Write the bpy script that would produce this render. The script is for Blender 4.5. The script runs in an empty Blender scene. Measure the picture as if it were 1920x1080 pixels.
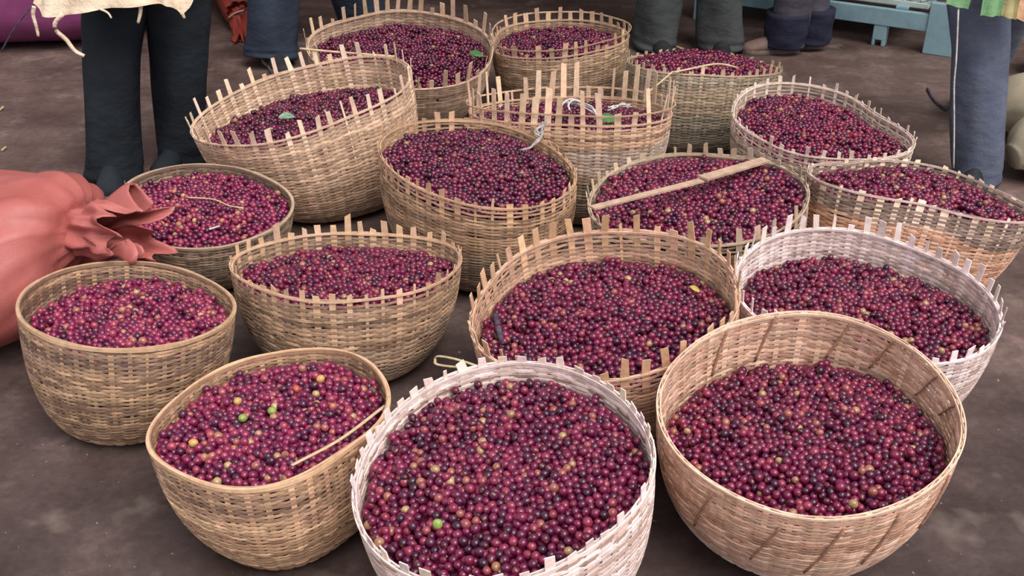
import bpy, bmesh, math, random
import numpy as np
from mathutils import Vector, Matrix

# ------------------------------------------------------------------ camera, sky, light, exposure
sc = bpy.context.scene
COL = sc.collection
F_PX, CAM_H = 2032.83, 1.5447
FWD = Vector((0.0, 0.87687, -0.48072)); RGT = Vector((0.99998, 0.00334, 0.00608)); UPV = Vector((-0.00694, 0.48071, 0.87685))
cam_d = bpy.data.cameras.new('camera'); cam = bpy.data.objects.new('camera', cam_d); COL.objects.link(cam)
cam_d.sensor_width = 36.0; cam_d.lens = F_PX / 1920 * 36.0; cam_d.clip_start = 0.05
cam.matrix_world = Matrix(((RGT.x, UPV.x, -FWD.x, 0), (RGT.y, UPV.y, -FWD.y, 0), (RGT.z, UPV.z, -FWD.z, CAM_H), (0, 0, 0, 1)))
sc.camera = cam

world = bpy.data.worlds.new('overcast_sky'); sc.world = world; world.use_nodes = True
wb = world.node_tree.nodes['Background']
wb.inputs[0].default_value = (0.93, 0.95, 1.0, 1); wb.inputs[1].default_value = 0.74

sun_d = bpy.data.lights.new('hazy_sun', 'SUN'); sun = bpy.data.objects.new('hazy_sun', sun_d); COL.objects.link(sun)
sun_d.energy = 3.0; sun_d.angle = math.radians(45); sun_d.color = (1.0, 0.96, 0.92)
sun.rotation_euler = Vector((-0.38, 0.50, -1.0)).to_track_quat('-Z', 'Y').to_euler()

vs = sc.view_settings
vs.view_transform = 'Standard'; vs.look = 'None'; vs.gamma = 1.0; vs.use_curve_mapping = False
vs.exposure = 0.34

rng = np.random.default_rng(7)
random.seed(7)

# ------------------------------------------------------------------ helpers
def lin(c):
    return tuple(((x / 255) / 12.92 if x / 255 <= 0.04045 else ((x / 255 + 0.055) / 1.055) ** 2.4) for x in c)

def at(px, py, Y):
    """point at depth Y (metres in front of the camera's foot) seen along a pixel's ray"""
    d = FWD + RGT * ((px - 960) / F_PX) + UPV * ((540 - py) / F_PX)
    return Vector((0, 0, CAM_H)) + d * (Y / d.y)

def on_floor(px, py, z=0.0):
    d = FWD + RGT * ((px - 960) / F_PX) + UPV * ((540 - py) / F_PX)
    return Vector((0, 0, CAM_H)) + d * ((z - CAM_H) / d.z)

def mesh_np(name, verts, quads, smooth=False, tris=None):
    verts = np.asarray(verts, np.float32).reshape(-1, 3)
    quads = np.asarray(quads if quads is not None else [], np.int32).reshape(-1, 4)
    tris = np.asarray(tris if tris is not None else [], np.int32).reshape(-1, 3)
    me = bpy.data.meshes.new(name)
    me.vertices.add(len(verts)); me.vertices.foreach_set('co', verts.ravel())
    nl = quads.size + tris.size
    me.loops.add(nl); me.loops.foreach_set('vertex_index', np.concatenate([quads.ravel(), tris.ravel()]))
    npoly = len(quads) + len(tris)
    me.polygons.add(npoly)
    starts = np.concatenate([np.arange(len(quads)) * 4, quads.size + np.arange(len(tris)) * 3]).astype(np.int32)
    me.polygons.foreach_set('loop_start', starts)
    me.polygons.foreach_set('use_smooth', np.full(npoly, smooth))
    me.update(calc_edges=True); me.validate()
    return me

def set_col(me, cols):
    a = me.attributes.new('Col', 'FLOAT_COLOR', 'POINT')
    c = np.ones((len(me.vertices), 4), np.float32); c[:, :3] = cols
    a.data.foreach_set('color', c.ravel())

def link(name, me, mat=None, parent=None):
    o = bpy.data.objects.new(name, me); COL.objects.link(o)
    if mat is not None and hasattr(me, 'materials') and len(me.materials) == 0: me.materials.append(mat)
    if parent is not None: o.parent = parent
    return o

def tag(o, label=None, cat=None, group=None, kind=None):
    if label: o['label'] = label
    if cat: o['category'] = cat
    if group: o['group'] = group
    if kind: o['kind'] = kind
    return o

def empty(name, loc=(0, 0, 0)):
    o = bpy.data.objects.new(name, None); o.location = loc; o.empty_display_size = 0.05; COL.objects.link(o)
    return o

def child(name, me, mat, parent):
    """mesh given in world coordinates, parented to an unrotated root"""
    o = link(name, me, mat, parent)
    o.location = -Vector(parent.location) if parent.parent is None else (0, 0, 0)
    return o

def loft(rings, close_u=True, cap=True):
    """rings: (n, m, 3) -> verts, quads, tris"""
    rings = np.asarray(rings, float); n, m, _ = rings.shape
    idx = np.arange(n * m).reshape(n, m)
    a = idx[:-1]; b = idx[1:]
    if close_u:
        q = np.stack([a, np.roll(a, -1, 1), np.roll(b, -1, 1), b], -1).reshape(-1, 4)
    else:
        q = np.stack([a[:, :-1], a[:, 1:], b[:, 1:], b[:, :-1]], -1).reshape(-1, 4)
    v = rings.reshape(-1, 3); t = []
    if cap and close_u:
        v = np.vstack([v, rings[0].mean(0), rings[-1].mean(0)])
        c0, c1 = n * m, n * m + 1
        for j in range(m):
            t.append((c0, idx[0, (j + 1) % m], idx[0, j])); t.append((c1, idx[-1, j], idx[-1, (j + 1) % m]))
    return v, q, t

def frames(pts):
    pts = np.asarray(pts, float)
    tan = np.gradient(pts, axis=0); tan /= np.linalg.norm(tan, axis=1)[:, None] + 1e-9
    ref = np.array([0, 0, 1.0]) if abs(tan[:, 2]).mean() < 0.8 else np.array([0, 1.0, 0])
    s = np.cross(tan, ref); s /= np.linalg.norm(s, axis=1)[:, None] + 1e-9
    u = np.cross(s, tan)
    return tan, s, u

def smooth_path(pts, n):
    pts = np.asarray([tuple(p) for p in pts], float)
    if len(pts) < 3:
        t = np.linspace(0, 1, n)[:, None]; return pts[0] * (1 - t) + pts[-1] * t
    k = len(pts); x = np.linspace(0, k - 1, n); out = []
    ext = np.vstack([2 * pts[0] - pts[1], pts, 2 * pts[-1] - pts[-2]])
    for xi in x:
        i = min(int(xi), k - 2); t = xi - i
        p0, p1, p2, p3 = ext[i], ext[i + 1], ext[i + 2], ext[i + 3]
        out.append(0.5 * (2 * p1 + (p2 - p0) * t + (2 * p0 - 5 * p1 + 4 * p2 - p3) * t * t + (3 * p1 - p0 - 3 * p2 + p3) * t ** 3))
    return np.array(out)

def tube(name, pts, r, n=12, m=6, flat=1.0, r_end=None):
    p = smooth_path(pts, n); tan, s, u = frames(p)
    rr = np.linspace(r, r if r_end is None else r_end, n)
    th = np.linspace(0, 2 * np.pi, m, endpoint=False)
    rings = p[:, None] + rr[:, None, None] * (np.cos(th)[None, :, None] * s[:, None] + flat * np.sin(th)[None, :, None] * u[:, None])
    return mesh_np(name, *(lambda v, q, t: (v, q, True, t))(*loft(rings)))

# ------------------------------------------------------------------ materials
def new_mat(name, rough=0.7, spec=0.3):
    m = bpy.data.materials.new(name); m.use_nodes = True
    b = m.node_tree.nodes['Principled BSDF']
    b.inputs['Roughness'].default_value = rough
    b.inputs['Specular IOR Level'].default_value = spec
    return m, m.node_tree, b

def mix_rgb(nt, fac, a, b, blend='MIX'):
    n = nt.nodes.new('ShaderNodeMix'); n.data_type = 'RGBA'; n.blend_type = blend
    for sock, val in ((n.inputs[0], fac), (n.inputs[6], a), (n.inputs[7], b)):
        if hasattr(val, 'is_output'): nt.links.new(val, sock)
        elif isinstance(val, (int, float)): sock.default_value = val
        else: sock.default_value = (*val, 1) if len(val) == 3 else val
    return n.outputs[2]

def noise(nt, scale, detail=4, rough=0.55, coord='Object', stretch=None):
    tc = nt.nodes.new('ShaderNodeTexCoord'); out = tc.outputs[coord]
    if stretch:
        mp = nt.nodes.new('ShaderNodeMapping'); mp.inputs['Scale'].default_value = stretch
        nt.links.new(out, mp.inputs['Vector']); out = mp.outputs['Vector']
    n = nt.nodes.new('ShaderNodeTexNoise'); n.inputs['Scale'].default_value = scale
    n.inputs['Detail'].default_value = detail; n.inputs['Roughness'].default_value = rough
    nt.links.new(out, n.inputs['Vector'])
    return n.outputs['Fac']

def ramp(nt, fac, stops, interp='LINEAR'):
    r = nt.nodes.new('ShaderNodeValToRGB'); r.color_ramp.interpolation = interp
    el = r.color_ramp.elements
    while len(el) < len(stops): el.new(0.5)
    for e, (p, c) in zip(el, stops): e.position = p; e.color = (*c, 1)
    nt.links.new(fac, r.inputs[0]); return r.outputs[0]

def bump(nt, b, height, strength=0.3, dist=0.01):
    n = nt.nodes.new('ShaderNodeBump'); n.inputs['Strength'].default_value = strength; n.inputs['Distance'].default_value = dist
    nt.links.new(height, n.inputs['Height']); nt.links.new(n.outputs[0], b.inputs['Normal'])

def cloth(name, c1, c2, scale=8, rough=0.85, weave=0, bstr=0.3, wrinkle=9.0):
    m, nt, b = new_mat(name, rough, 0.15)
    f = noise(nt, scale, 5, 0.6)
    col = ramp(nt, f, [(0.3, lin(c1)), (0.7, lin(c2))])
    nt.links.new(col, b.inputs['Base Color'])
    h = noise(nt, weave or 180, 2, 0.5); h2 = noise(nt, 11, 3, 0.5, stretch=(1, 1, 1.8))
    mm = nt.nodes.new('ShaderNodeMath'); mm.operation = 'MULTIPLY_ADD'; nt.links.new(h2, mm.inputs[0]); mm.inputs[1].default_value = wrinkle; nt.links.new(h, mm.inputs[2])
    bump(nt, b, mm.outputs[0], bstr, 0.004)
    return m

def bamboo_mat():
    m, nt, b = new_mat('woven_bamboo', 0.62, 0.25)
    a = nt.nodes.new('ShaderNodeAttribute'); a.attribute_name = 'Col'
    f = noise(nt, 60, 5, 0.65); g = noise(nt, 9, 3, 0.6)
    c = mix_rgb(nt, 0.55, a.outputs['Color'], ramp(nt, f, [(0.3, (0.62, 0.57, 0.53)), (0.6, (1.08, 1.06, 1.04))]), 'MULTIPLY')
    c = mix_rgb(nt, 0.5, c, ramp(nt, g, [(0.32, (0.72, 0.67, 0.62)), (0.58, (1.05, 1.05, 1.05))]), 'MULTIPLY')
    nt.links.new(c, b.inputs['Base Color'])
    bump(nt, b, noise(nt, 220, 2, 0.5), 0.25, 0.002)
    return m

def cherry_mat(name, stops):
    m, nt, b = new_mat(name, 0.23, 0.5)
    oi = nt.nodes.new('ShaderNodeObjectInfo')
    c = ramp(nt, oi.outputs['Random'], stops)
    at_ = nt.nodes.new('ShaderNodeAttribute'); at_.attribute_name = 'Col'
    f = noise(nt, 90, 2, 0.5)
    c = mix_rgb(nt, 0.6, c, ramp(nt, f, [(0.35, (0.5, 0.4, 0.48)), (0.65, (0.98, 0.92, 0.92))]), 'MULTIPLY')
    c = mix_rgb(nt, at_.outputs['Fac'], c, lin((112, 62, 48)))
    nt.links.new(c, b.inputs['Base Color'])
    b.inputs['Coat Weight'].default_value = 0.15; b.inputs['Coat Roughness'].default_value = 0.2
    return m

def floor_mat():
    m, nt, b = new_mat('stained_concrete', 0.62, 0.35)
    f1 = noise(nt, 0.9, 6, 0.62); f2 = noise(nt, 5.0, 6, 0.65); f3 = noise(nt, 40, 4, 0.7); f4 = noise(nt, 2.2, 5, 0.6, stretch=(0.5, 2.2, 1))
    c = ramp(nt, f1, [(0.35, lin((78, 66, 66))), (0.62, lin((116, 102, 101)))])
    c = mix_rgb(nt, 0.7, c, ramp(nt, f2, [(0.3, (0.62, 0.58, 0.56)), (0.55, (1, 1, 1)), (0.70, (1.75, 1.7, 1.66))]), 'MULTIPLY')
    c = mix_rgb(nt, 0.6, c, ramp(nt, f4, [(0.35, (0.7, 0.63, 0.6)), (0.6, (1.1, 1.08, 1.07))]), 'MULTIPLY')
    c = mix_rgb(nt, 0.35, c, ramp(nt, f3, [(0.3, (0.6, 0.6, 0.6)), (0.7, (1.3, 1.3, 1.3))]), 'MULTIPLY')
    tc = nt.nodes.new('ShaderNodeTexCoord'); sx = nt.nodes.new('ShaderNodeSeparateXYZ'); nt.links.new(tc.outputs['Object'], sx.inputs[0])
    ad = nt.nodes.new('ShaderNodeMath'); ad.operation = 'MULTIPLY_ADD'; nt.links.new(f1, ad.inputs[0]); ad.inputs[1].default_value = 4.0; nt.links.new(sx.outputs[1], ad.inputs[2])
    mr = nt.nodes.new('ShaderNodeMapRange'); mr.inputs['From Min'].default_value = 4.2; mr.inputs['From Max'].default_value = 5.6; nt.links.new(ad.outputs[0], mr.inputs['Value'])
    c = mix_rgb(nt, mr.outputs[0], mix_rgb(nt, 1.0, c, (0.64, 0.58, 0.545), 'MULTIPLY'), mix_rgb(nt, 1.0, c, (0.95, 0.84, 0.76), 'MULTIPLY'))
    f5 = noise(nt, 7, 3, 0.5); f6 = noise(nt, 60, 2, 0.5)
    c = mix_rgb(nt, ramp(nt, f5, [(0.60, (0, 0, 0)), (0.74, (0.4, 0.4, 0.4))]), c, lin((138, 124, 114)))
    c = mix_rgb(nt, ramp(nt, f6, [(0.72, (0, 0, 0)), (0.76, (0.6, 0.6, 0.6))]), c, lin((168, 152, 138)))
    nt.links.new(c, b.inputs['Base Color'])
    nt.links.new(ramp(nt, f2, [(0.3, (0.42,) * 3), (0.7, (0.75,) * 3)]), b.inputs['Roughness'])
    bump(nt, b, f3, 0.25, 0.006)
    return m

M_BAMBOO = bamboo_mat()
DARKC = [(0.0, (0.032, 0.004, 0.020)), (0.14, (0.068, 0.005, 0.030)), (0.5, (0.135, 0.007, 0.042)), (0.8, (0.20, 0.013, 0.056)),
         (0.94, (0.28, 0.034, 0.07)), (0.98, (0.34, 0.12, 0.08)), (1.0, (0.42, 0.30, 0.14))]
PINKC = [(0.0, (0.045, 0.006, 0.028)), (0.14, (0.095, 0.008, 0.042)), (0.5, (0.19, 0.011, 0.060)), (0.78, (0.28, 0.022, 0.082)),
         (0.93, (0.37, 0.06, 0.095)), (0.975, (0.43, 0.20, 0.11)), (1.0, (0.5, 0.38, 0.17))]
DEEPC = [(0.0, (0.025, 0.004, 0.016)), (0.2, (0.055, 0.005, 0.026)), (0.6, (0.11, 0.007, 0.038)), (0.9, (0.17, 0.013, 0.052)),
         (0.98, (0.24, 0.06, 0.06)), (1.0, (0.36, 0.24, 0.12))]
M_CHERRY = {'dark': cherry_mat('ripe_cherry', DARKC), 'pink': cherry_mat('bright_cherry', PINKC), 'deep': cherry_mat('deep_cherry', DEEPC)}
M_CORE, _nt, _b = new_mat('cherry_mass', 0.6, 0.3); _b.inputs['Base Color'].default_value = (0.07, 0.003, 0.022, 1)
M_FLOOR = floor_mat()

# ------------------------------------------------------------------ the setting
def grid_plane(x0, x1, y0, y1, z):
    return mesh_np('floor', [(x0, y0, z), (x1, y0, z), (x1, y1, z), (x0, y1, z)], [(0, 1, 2, 3)])
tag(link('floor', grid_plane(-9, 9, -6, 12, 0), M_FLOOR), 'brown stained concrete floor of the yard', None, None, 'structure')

def box_mesh(name, lo, hi):
    (a, b, c), (d, e, f) = lo, hi
    v = [(a, b, c), (d, b, c), (d, e, c), (a, e, c), (a, b, f), (d, b, f), (d, e, f), (a, e, f)]
    q = [(0, 3, 2, 1), (4, 5, 6, 7), (0, 1, 5, 4), (1, 2, 6, 5), (2, 3, 7, 6), (3, 0, 4, 7)]
    return mesh_np(name, v, q)
M_SHADE_WALL, nt_, b_ = new_mat('shade_wall_wash', 0.9, 0.1)
nt_.links.new(ramp(nt_, noise(nt_, 3, 5), [(0.3, lin((88, 78, 68))), (0.7, lin((120, 108, 94)))]), b_.inputs['Base Color'])
M_SHADE_ROOF, nt_, b_ = new_mat('shade_roof_sheet', 0.6, 0.3)
nt_.links.new(ramp(nt_, noise(nt_, 4, 5), [(0.3, lin((80, 72, 66))), (0.7, lin((110, 100, 92)))]), b_.inputs['Base Color'])
tag(link('added_shade_wall', box_mesh('wall', (-9, 9.0, 0), (9, 9.2, 3.4)), M_SHADE_WALL), 'unseen back wall, added to darken the far end of the yard', None, None, 'structure')  # out-of-view wall, added only to darken the background
tag(link('added_shade_roof', box_mesh('roof', (-9, 4.6, 3.0), (9, 9.2, 3.06)), M_SHADE_ROOF), 'unseen sheet roof, added to shade the back of the yard', None, None, 'structure')  # out-of-view overhead sheet, added to keep sky light off the back

# ------------------------------------------------------------------ baskets
# rim centre x, y, z, tilt of the rim x, y; rim outline as a Fourier series of the radius
FIT = {
    1: ((-0.4343, 4.1729, 0.3257, 0.0635, -0.282), (0.3181, 0.0012, -0.0004, 0.0374, 0.0075, -0.0056, -0.0013, 0.004, 0.0002, -0.006, 0.002)),
    2: ((0.1732, 4.388, 0.3125, -0.0572, -0.0158), (0.2706, 0.002, -0.001, 0.0079, 0.0057, 0.0144, -0.0028, -0.0034, -0.0002, 0.0034, -0.0027)),
    3: ((0.7234, 4.0662, 0.3009, 0.0595, 0.1434), (0.2703, 0.0006, -0.0007, 0.0214, 0.0221, 0.0069, -0.0076, 0.0055, -0.0009, 0.0045, 0.0072)),
    4: ((0.9999, 3.4116, 0.3171, 0.0017, -0.0691), (0.2831, -0.0029, -0.0006, -0.0276, -0.029, -0.0039, -0.0169, -0.003, -0.0038, -0.0059, 0.0005)),
    5: ((-0.6871, 3.4059, 0.384, -0.1744, -0.0745), (0.3285, -0.0007, 0.0, 0.0205, 0.0347, 0.0035, 0.0004, 0.0018, 0.0013, 0.0007, -0.0054)),
    6: ((0.1979, 3.4038, 0.3483, -0.0299, 0.1592), (0.2897, -0.0008, 0.001, 0.0329, -0.0245, -0.0152, -0.0059, 0.0006, 0.0004, -0.0016, 0.0016)),
    7: ((-0.102, 2.9536, 0.3532, 0.1075, -0.0399), (0.2891, -0.0004, -0.0002, -0.0057, -0.019, -0.004, 0.0005, 0.0019, -0.002, 0.002, 0.0003)),
    8: ((0.5029, 2.7294, 0.3419, -0.119, -0.0549), (0.284, -0.0002, -0.0002, 0.011, -0.0097, 0.0023, -0.001, 0.0013, 0.0057, 0.0, 0.0002)),
    9: ((1.1661, 2.8681, 0.3195, 0.1422, 0.0718), (0.2567, 0.0091, -0.0029, 0.0441, -0.0021, -0.029, -0.0242, 0.0038, 0.0019, -0.0054, -0.0055)),
    10: ((-0.8953, 2.8764, 0.24, 0.0823, -0.1299), (0.2343, 0.0012, 0.0001, 0.009, -0.0062, 0.0036, 0.007, 0.0031, -0.0016, 0.0003, 0.0016)),
    11: ((-0.4178, 2.4525, 0.2709, 0.0103, 0.1124), (0.2619, -0.0002, -0.0005, 0.0254, 0.0037, -0.0027, 0.0081, 0.0016, 0.0014, -0.0043, 0.0008)),
    12: ((0.2092, 2.1452, 0.3464, -0.1083, -0.0957), (0.2975, -0.0001, -0.0003, 0.0044, 0.0116, 0.0027, -0.0018, -0.0017, 0.0044, -0.0008, -0.0023)),
    13: ((0.82, 2.2209, 0.3263, -0.0123, -0.0957), (0.284, -0.0006, 0.0001, 0.0066, -0.0166, -0.001, -0.0058, 0.0017, 0.0011, -0.0003, 0.0005)),
    14: ((-0.9, 2.2064, 0.2902, 0.0968, 0.1039), (0.2412, -0.0002, -0.0001, 0.0011, -0.0128, 0.0039, -0.0006, 0.0003, 0.0014, 0.0009, 0.0002)),
    15: ((-0.4795, 1.7922, 0.2757, -0.0502, 0.0315), (0.2359, 0.0002, 0.0004, -0.0085, 0.0105, -0.0024, 0.0013, 0.0028, 0.0019, 0.0027, -0.0038)),
    16: ((-0.0157, 1.5696, 0.3303, -0.0948, -0.087), (0.2756, -0.0003, -0.0001, -0.0091, 0.0102, 0.0047, -0.0028, 0.0013, -0.0017, -0.0002, -0.0007)),
    17: ((0.5714, 1.7148, 0.3565, -0.022, -0.1613), (0.2803, 0.0001, -0.0001, 0.0048, 0.0122, -0.0023, -0.0003, 0.0014, -0.0016, -0.0003, -0.001)),
}

class Shape:
    def __init__(s, i, bulge=0.0, rb=0.5, lean=1.0):
        (x, y, z, tx, ty), c = FIT[i]
        s.C = np.array([x, y, z]); s.n = np.array([tx, ty, 1.0]); s.n /= np.linalg.norm(s.n)
        s.e1 = np.cross([0, 1, 0], s.n); s.e1 /= np.linalg.norm(s.e1); s.e2 = np.cross(s.n, s.e1)
        s.c = c; s.R = c[0]; s.bulge = bulge; s.rb = rb
        s.B = np.array([x - s.n[0] * z * lean, y - s.n[1] * z * lean, 0.004])
    def r(s, th):
        o = np.full_like(th, s.c[0])
        for m in range(1, 6): o = o + s.c[2 * m - 1] * np.cos(m * th) + s.c[2 * m] * np.sin(m * th)
        return o
    def q(s, h):
        hh = np.clip(h, 0, 1)
        base = s.rb + (1 - s.rb) * np.sqrt(np.maximum(1 - (1 - hh) ** 2.3, 0)) + s.bulge * 4 * hh * (1 - hh)
        return base + np.where(h > 1, (h - 1) * 0.25, 0)
    def S(s, th, h):
        th, h = np.broadcast_arrays(np.asarray(th, float), np.asarray(h, float))
        hc = np.clip(h, 0, 1)[..., None]
        cen = s.B * (1 - h[..., None]) + s.C * h[..., None]
        rim = s.r(th); wt = 0.7 + 0.3 * hc[..., 0]; rad = (rim * wt + s.R * (1 - wt)) * s.q(h)
        e1 = np.array([1, 0, 0.]) * (1 - hc) + s.e1 * hc; e2 = np.array([0, 1, 0.]) * (1 - hc) + s.e2 * hc
        return cen + rad[..., None] * (np.cos(th)[..., None] * e1 + np.sin(th)[..., None] * e2)
    def N(s, th, h):
        d = 1e-3
        a = s.S(th + d, h) - s.S(th - d, h); b = s.S(th, np.minimum(np.asarray(h) + d, 1)) - s.S(th, np.asarray(h) - d * (np.asarray(h) > d))
        n = np.cross(a, b); return n / (np.linalg.norm(n, axis=-1, keepdims=True) + 1e-12)
    def arc(s):
        h = np.concatenate([np.linspace(0, 0.1, 60) ** 1.0, np.linspace(0.1, 1, 90)[1:]])
        p = np.stack([s.q(h) * s.R, h * s.C[2]], 1)
        L = np.concatenate([[0], np.cumsum(np.linalg.norm(np.diff(p, axis=0), axis=1))])
        return h, L

def strips(shape, hc, hh, amp, nsamp, nst, thick, phase):
    """closed flat strips at heights hc (n,), half heights hh (n,), over-under amplitude amp (n,)"""
    th = np.linspace(0, 2 * np.pi, nsamp, endpoint=False)[None, :]
    n = len(hc)
    T = np.repeat(th, n, 0)
    wob = 0.0009 / shape.C[2] * (np.sin(3 * T + phase[:, None] * 5) + np.sin(7 * T + phase[:, None] * 9))
    H = hc[:, None] + wob
    c = np.cos(nst / 2 * T) * np.where(np.arange(n) % 2, -1, 1)[:, None]
    off = amp[:, None] * np.clip(1.7 * c, -1, 1)
    N = shape.N(T, np.clip(H, 0.002, 0.995))
    out = np.empty((n, nsamp, 4, 3))
    for k, (dv, do) in enumerate(((-1, 1), (1, 1), (1, -1), (-1, -1))):
        P = shape.S(T, np.maximum(H + dv * hh[:, None], 0))
        out[:, :, k] = P + N * (off + do * thick)[..., None]
    idx = np.arange(n * nsamp * 4).reshape(n, nsamp, 4)
    nx = np.roll(idx, -1, 1)
    q = [np.stack([idx[:, :, k], nx[:, :, k], nx[:, :, (k + 1) % 4], idx[:, :, (k + 1) % 4]], -1).reshape(-1, 4) for k in range(4)]
    return out.reshape(-1, 3), np.concatenate(q), T

def basket(i, name, label, n_st, w_st, prot, main, alt, zones=(), open_top=0, bound=False, bulge=0.0, skew=None, pitch=0.0054, stakes_col=None, rb=0.5, lean=1.0, high_hoop=None, rim_col=None):
    s = Shape(i, bulge, rb, lean); R = np.random.default_rng(100 + i)
    root = empty(name, (s.B[0], s.B[1], 0)); tag(root, label, 'basket', 'bamboo baskets of coffee cherries')
    s.root = root
    harr, L = s.arc()
    # weft rows, evenly spaced along the wall
    top = L[-1] - 0.004; pos = []; p = top
    for k in range(open_top): pos.append(p); p -= pitch * (2.3 if k < open_top - 1 else 1.4)
    while p > 0.002: pos.append(p); p -= pitch
    pos = np.array(pos); hc = np.interp(pos, L, harr)
    dh = np.gradient(np.interp(np.clip(np.stack([pos - 1e-3, pos + 1e-3]), 0, L[-1]), L, harr), axis=0)[0] / 2e-3
    hh = np.abs(dh) * pitch * 0.5 * R.uniform(0.86, 1.14, len(pos))
    ns = n_st * 4
    v, q, T = strips(s, hc, hh, np.full(len(pos), 0.0017), ns, n_st, 0.0010, R.uniform(0, 6, len(pos)))
    me = mesh_np('weave', v, q)
    WB = np.array([1.25, 1.17, 1.22])
    def tone(c):
        c = np.array(lin(c)); return (c * 0.78 + c.mean() * 0.22) * WB
    cm, ca = tone(main), tone(alt)
    n = len(pos); val = np.zeros((n, ns))
    for r_ in range(n):
        cuts = np.sort(R.integers(0, ns, R.integers(2, 6)))
        vals = R.uniform(-0.25, 1.25, len(cuts) + 1); vals[-1] = vals[0]
        val[r_] = vals[np.searchsorted(cuts, np.arange(ns), side='right')]
    col = cm * (1 - val[..., None]) + ca * val[..., None]
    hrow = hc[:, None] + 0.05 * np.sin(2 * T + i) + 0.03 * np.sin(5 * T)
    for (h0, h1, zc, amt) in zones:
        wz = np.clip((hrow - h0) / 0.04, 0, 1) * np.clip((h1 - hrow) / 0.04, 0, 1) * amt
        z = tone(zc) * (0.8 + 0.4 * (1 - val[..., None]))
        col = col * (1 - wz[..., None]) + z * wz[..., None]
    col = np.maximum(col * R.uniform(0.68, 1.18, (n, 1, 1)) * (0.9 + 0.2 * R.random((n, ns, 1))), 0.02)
    set_col(me, np.repeat(col.reshape(-1, 3), 4, 0))
    w = child('weave', me, M_BAMBOO, root); w['kind'] = 'stuff'
    # base of the basket
    tb = np.linspace(0, 2 * np.pi, 32, endpoint=False)
    ring = s.S(tb, 0.0); rings = np.stack([s.B + (ring - s.B) * k + np.array([0, 0, 0.002 * (1 - k)]) for k in (1.0, 0.6, 0.2)])
    vb, qb, tbm = loft(rings, True, True)
    mb = mesh_np('base', vb, qb, True, tbm); set_col(mb, np.array(lin(main)) * 0.8); child('base', mb, M_BAMBOO, root)
    # stakes, each a strip of split bamboo running up the wall and past the rim
    sc_ = tone(stakes_col or main)
    for k in range(n_st):
        th = 2 * np.pi * k / n_st + R.normal(0, 0.008)
        wd = w_st * R.uniform(0.8, 1.15) * (0.45 if R.random() < 0.12 else 1)
        ext = R.uniform(*prot) * (0.35 if R.random() < 0.2 else 1)
        if skew: ext *= skew(th)
        hs = np.array([0.03, 0.14, 0.35, 0.6, 0.85, 0.995])
        P = s.S(np.full(6, th), hs); N = s.N(np.full(6, th), hs)
        Tn = np.cross(N, np.gradient(P, axis=0)); Tn /= np.linalg.norm(Tn, axis=1)[:, None]
        if ext > 0.002:
            d = P[5] - P[4]; d /= np.linalg.norm(d); d = d + Tn[5] * R.normal(0, 0.06) + N[5] * R.normal(0.02, 0.06); d /= np.linalg.norm(d)
            P = np.vstack([P, P[5] + d * (0.004 + ext)]); N = np.vstack([N, N[5:]]); Tn = np.vstack([Tn, Tn[5:]])
        m_ = len(P); ws = np.linspace(0.62, 1.0, m_) * wd / 2
        if m_ == 7: ws[-1] *= R.uniform(0.7, 1.0)
        tk = 0.0011
        rings = np.stack([P - Tn * ws[:, None] + N * tk, P + Tn * ws[:, None] + N * tk, P + Tn * ws[:, None] - N * tk, P - Tn * ws[:, None] - N * tk], 1)
        if m_ == 7: rings[-1, 1:3] += d * R.normal(0, 0.004)
        vv, qq, _ = loft(rings, True, False)
        qq = np.vstack([qq, [(m_ - 1) * 4 + 0, (m_ - 1) * 4 + 1, (m_ - 1) * 4 + 2, (m_ - 1) * 4 + 3]])
        ms = mesh_np('stake', vv, qq)
        set_col(ms, sc_ * R.uniform(0.78, 1.25) * np.array([1, R.uniform(0.95, 1.03), R.uniform(0.88, 1.05)]))
        child('stake', ms, M_BAMBOO, root)
    # hoops that close the rim
    def hoop(hpos, offs, half, thick, colr, nm='rim_hoop'):
        v_, q_, _ = strips(s, np.array([hpos]), np.array([half / s.C[2]]), np.array([0.0]), 96, 2, thick, R.uniform(0, 6, 1))
        cen = s.S(np.linspace(0, 2 * np.pi, 96, endpoint=False), np.full(96, hpos)); Nn = s.N(np.linspace(0, 2 * np.pi, 96, endpoint=False), np.full(96, 0.98))
        v_ = v_ + np.repeat(Nn * offs, 4, 0)
        mh = mesh_np(nm, v_, q_); set_col(mh, tone(rim_col or colr) * R.uniform(0.85, 1.1)); child(nm, mh, M_BAMBOO, root)
    if bound:
        hoop(0.988, 0.0036, 0.0042, 0.0012, main); hoop(0.988, -0.0036, 0.0042, 0.0012, alt); hoop(1.0, 0.0, 0.0016, 0.0026, main)
    else:
        hoop(0.99, 0.0034, 0.0026, 0.0012, main); hoop(0.985, -0.0034, 0.0026, 0.0012, main)
    for hz in (high_hoop or ()): hoop(1 + hz / s.C[2], 0.0030, 0.0026, 0.0013, main, 'loose_hoop')
    return s

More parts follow.
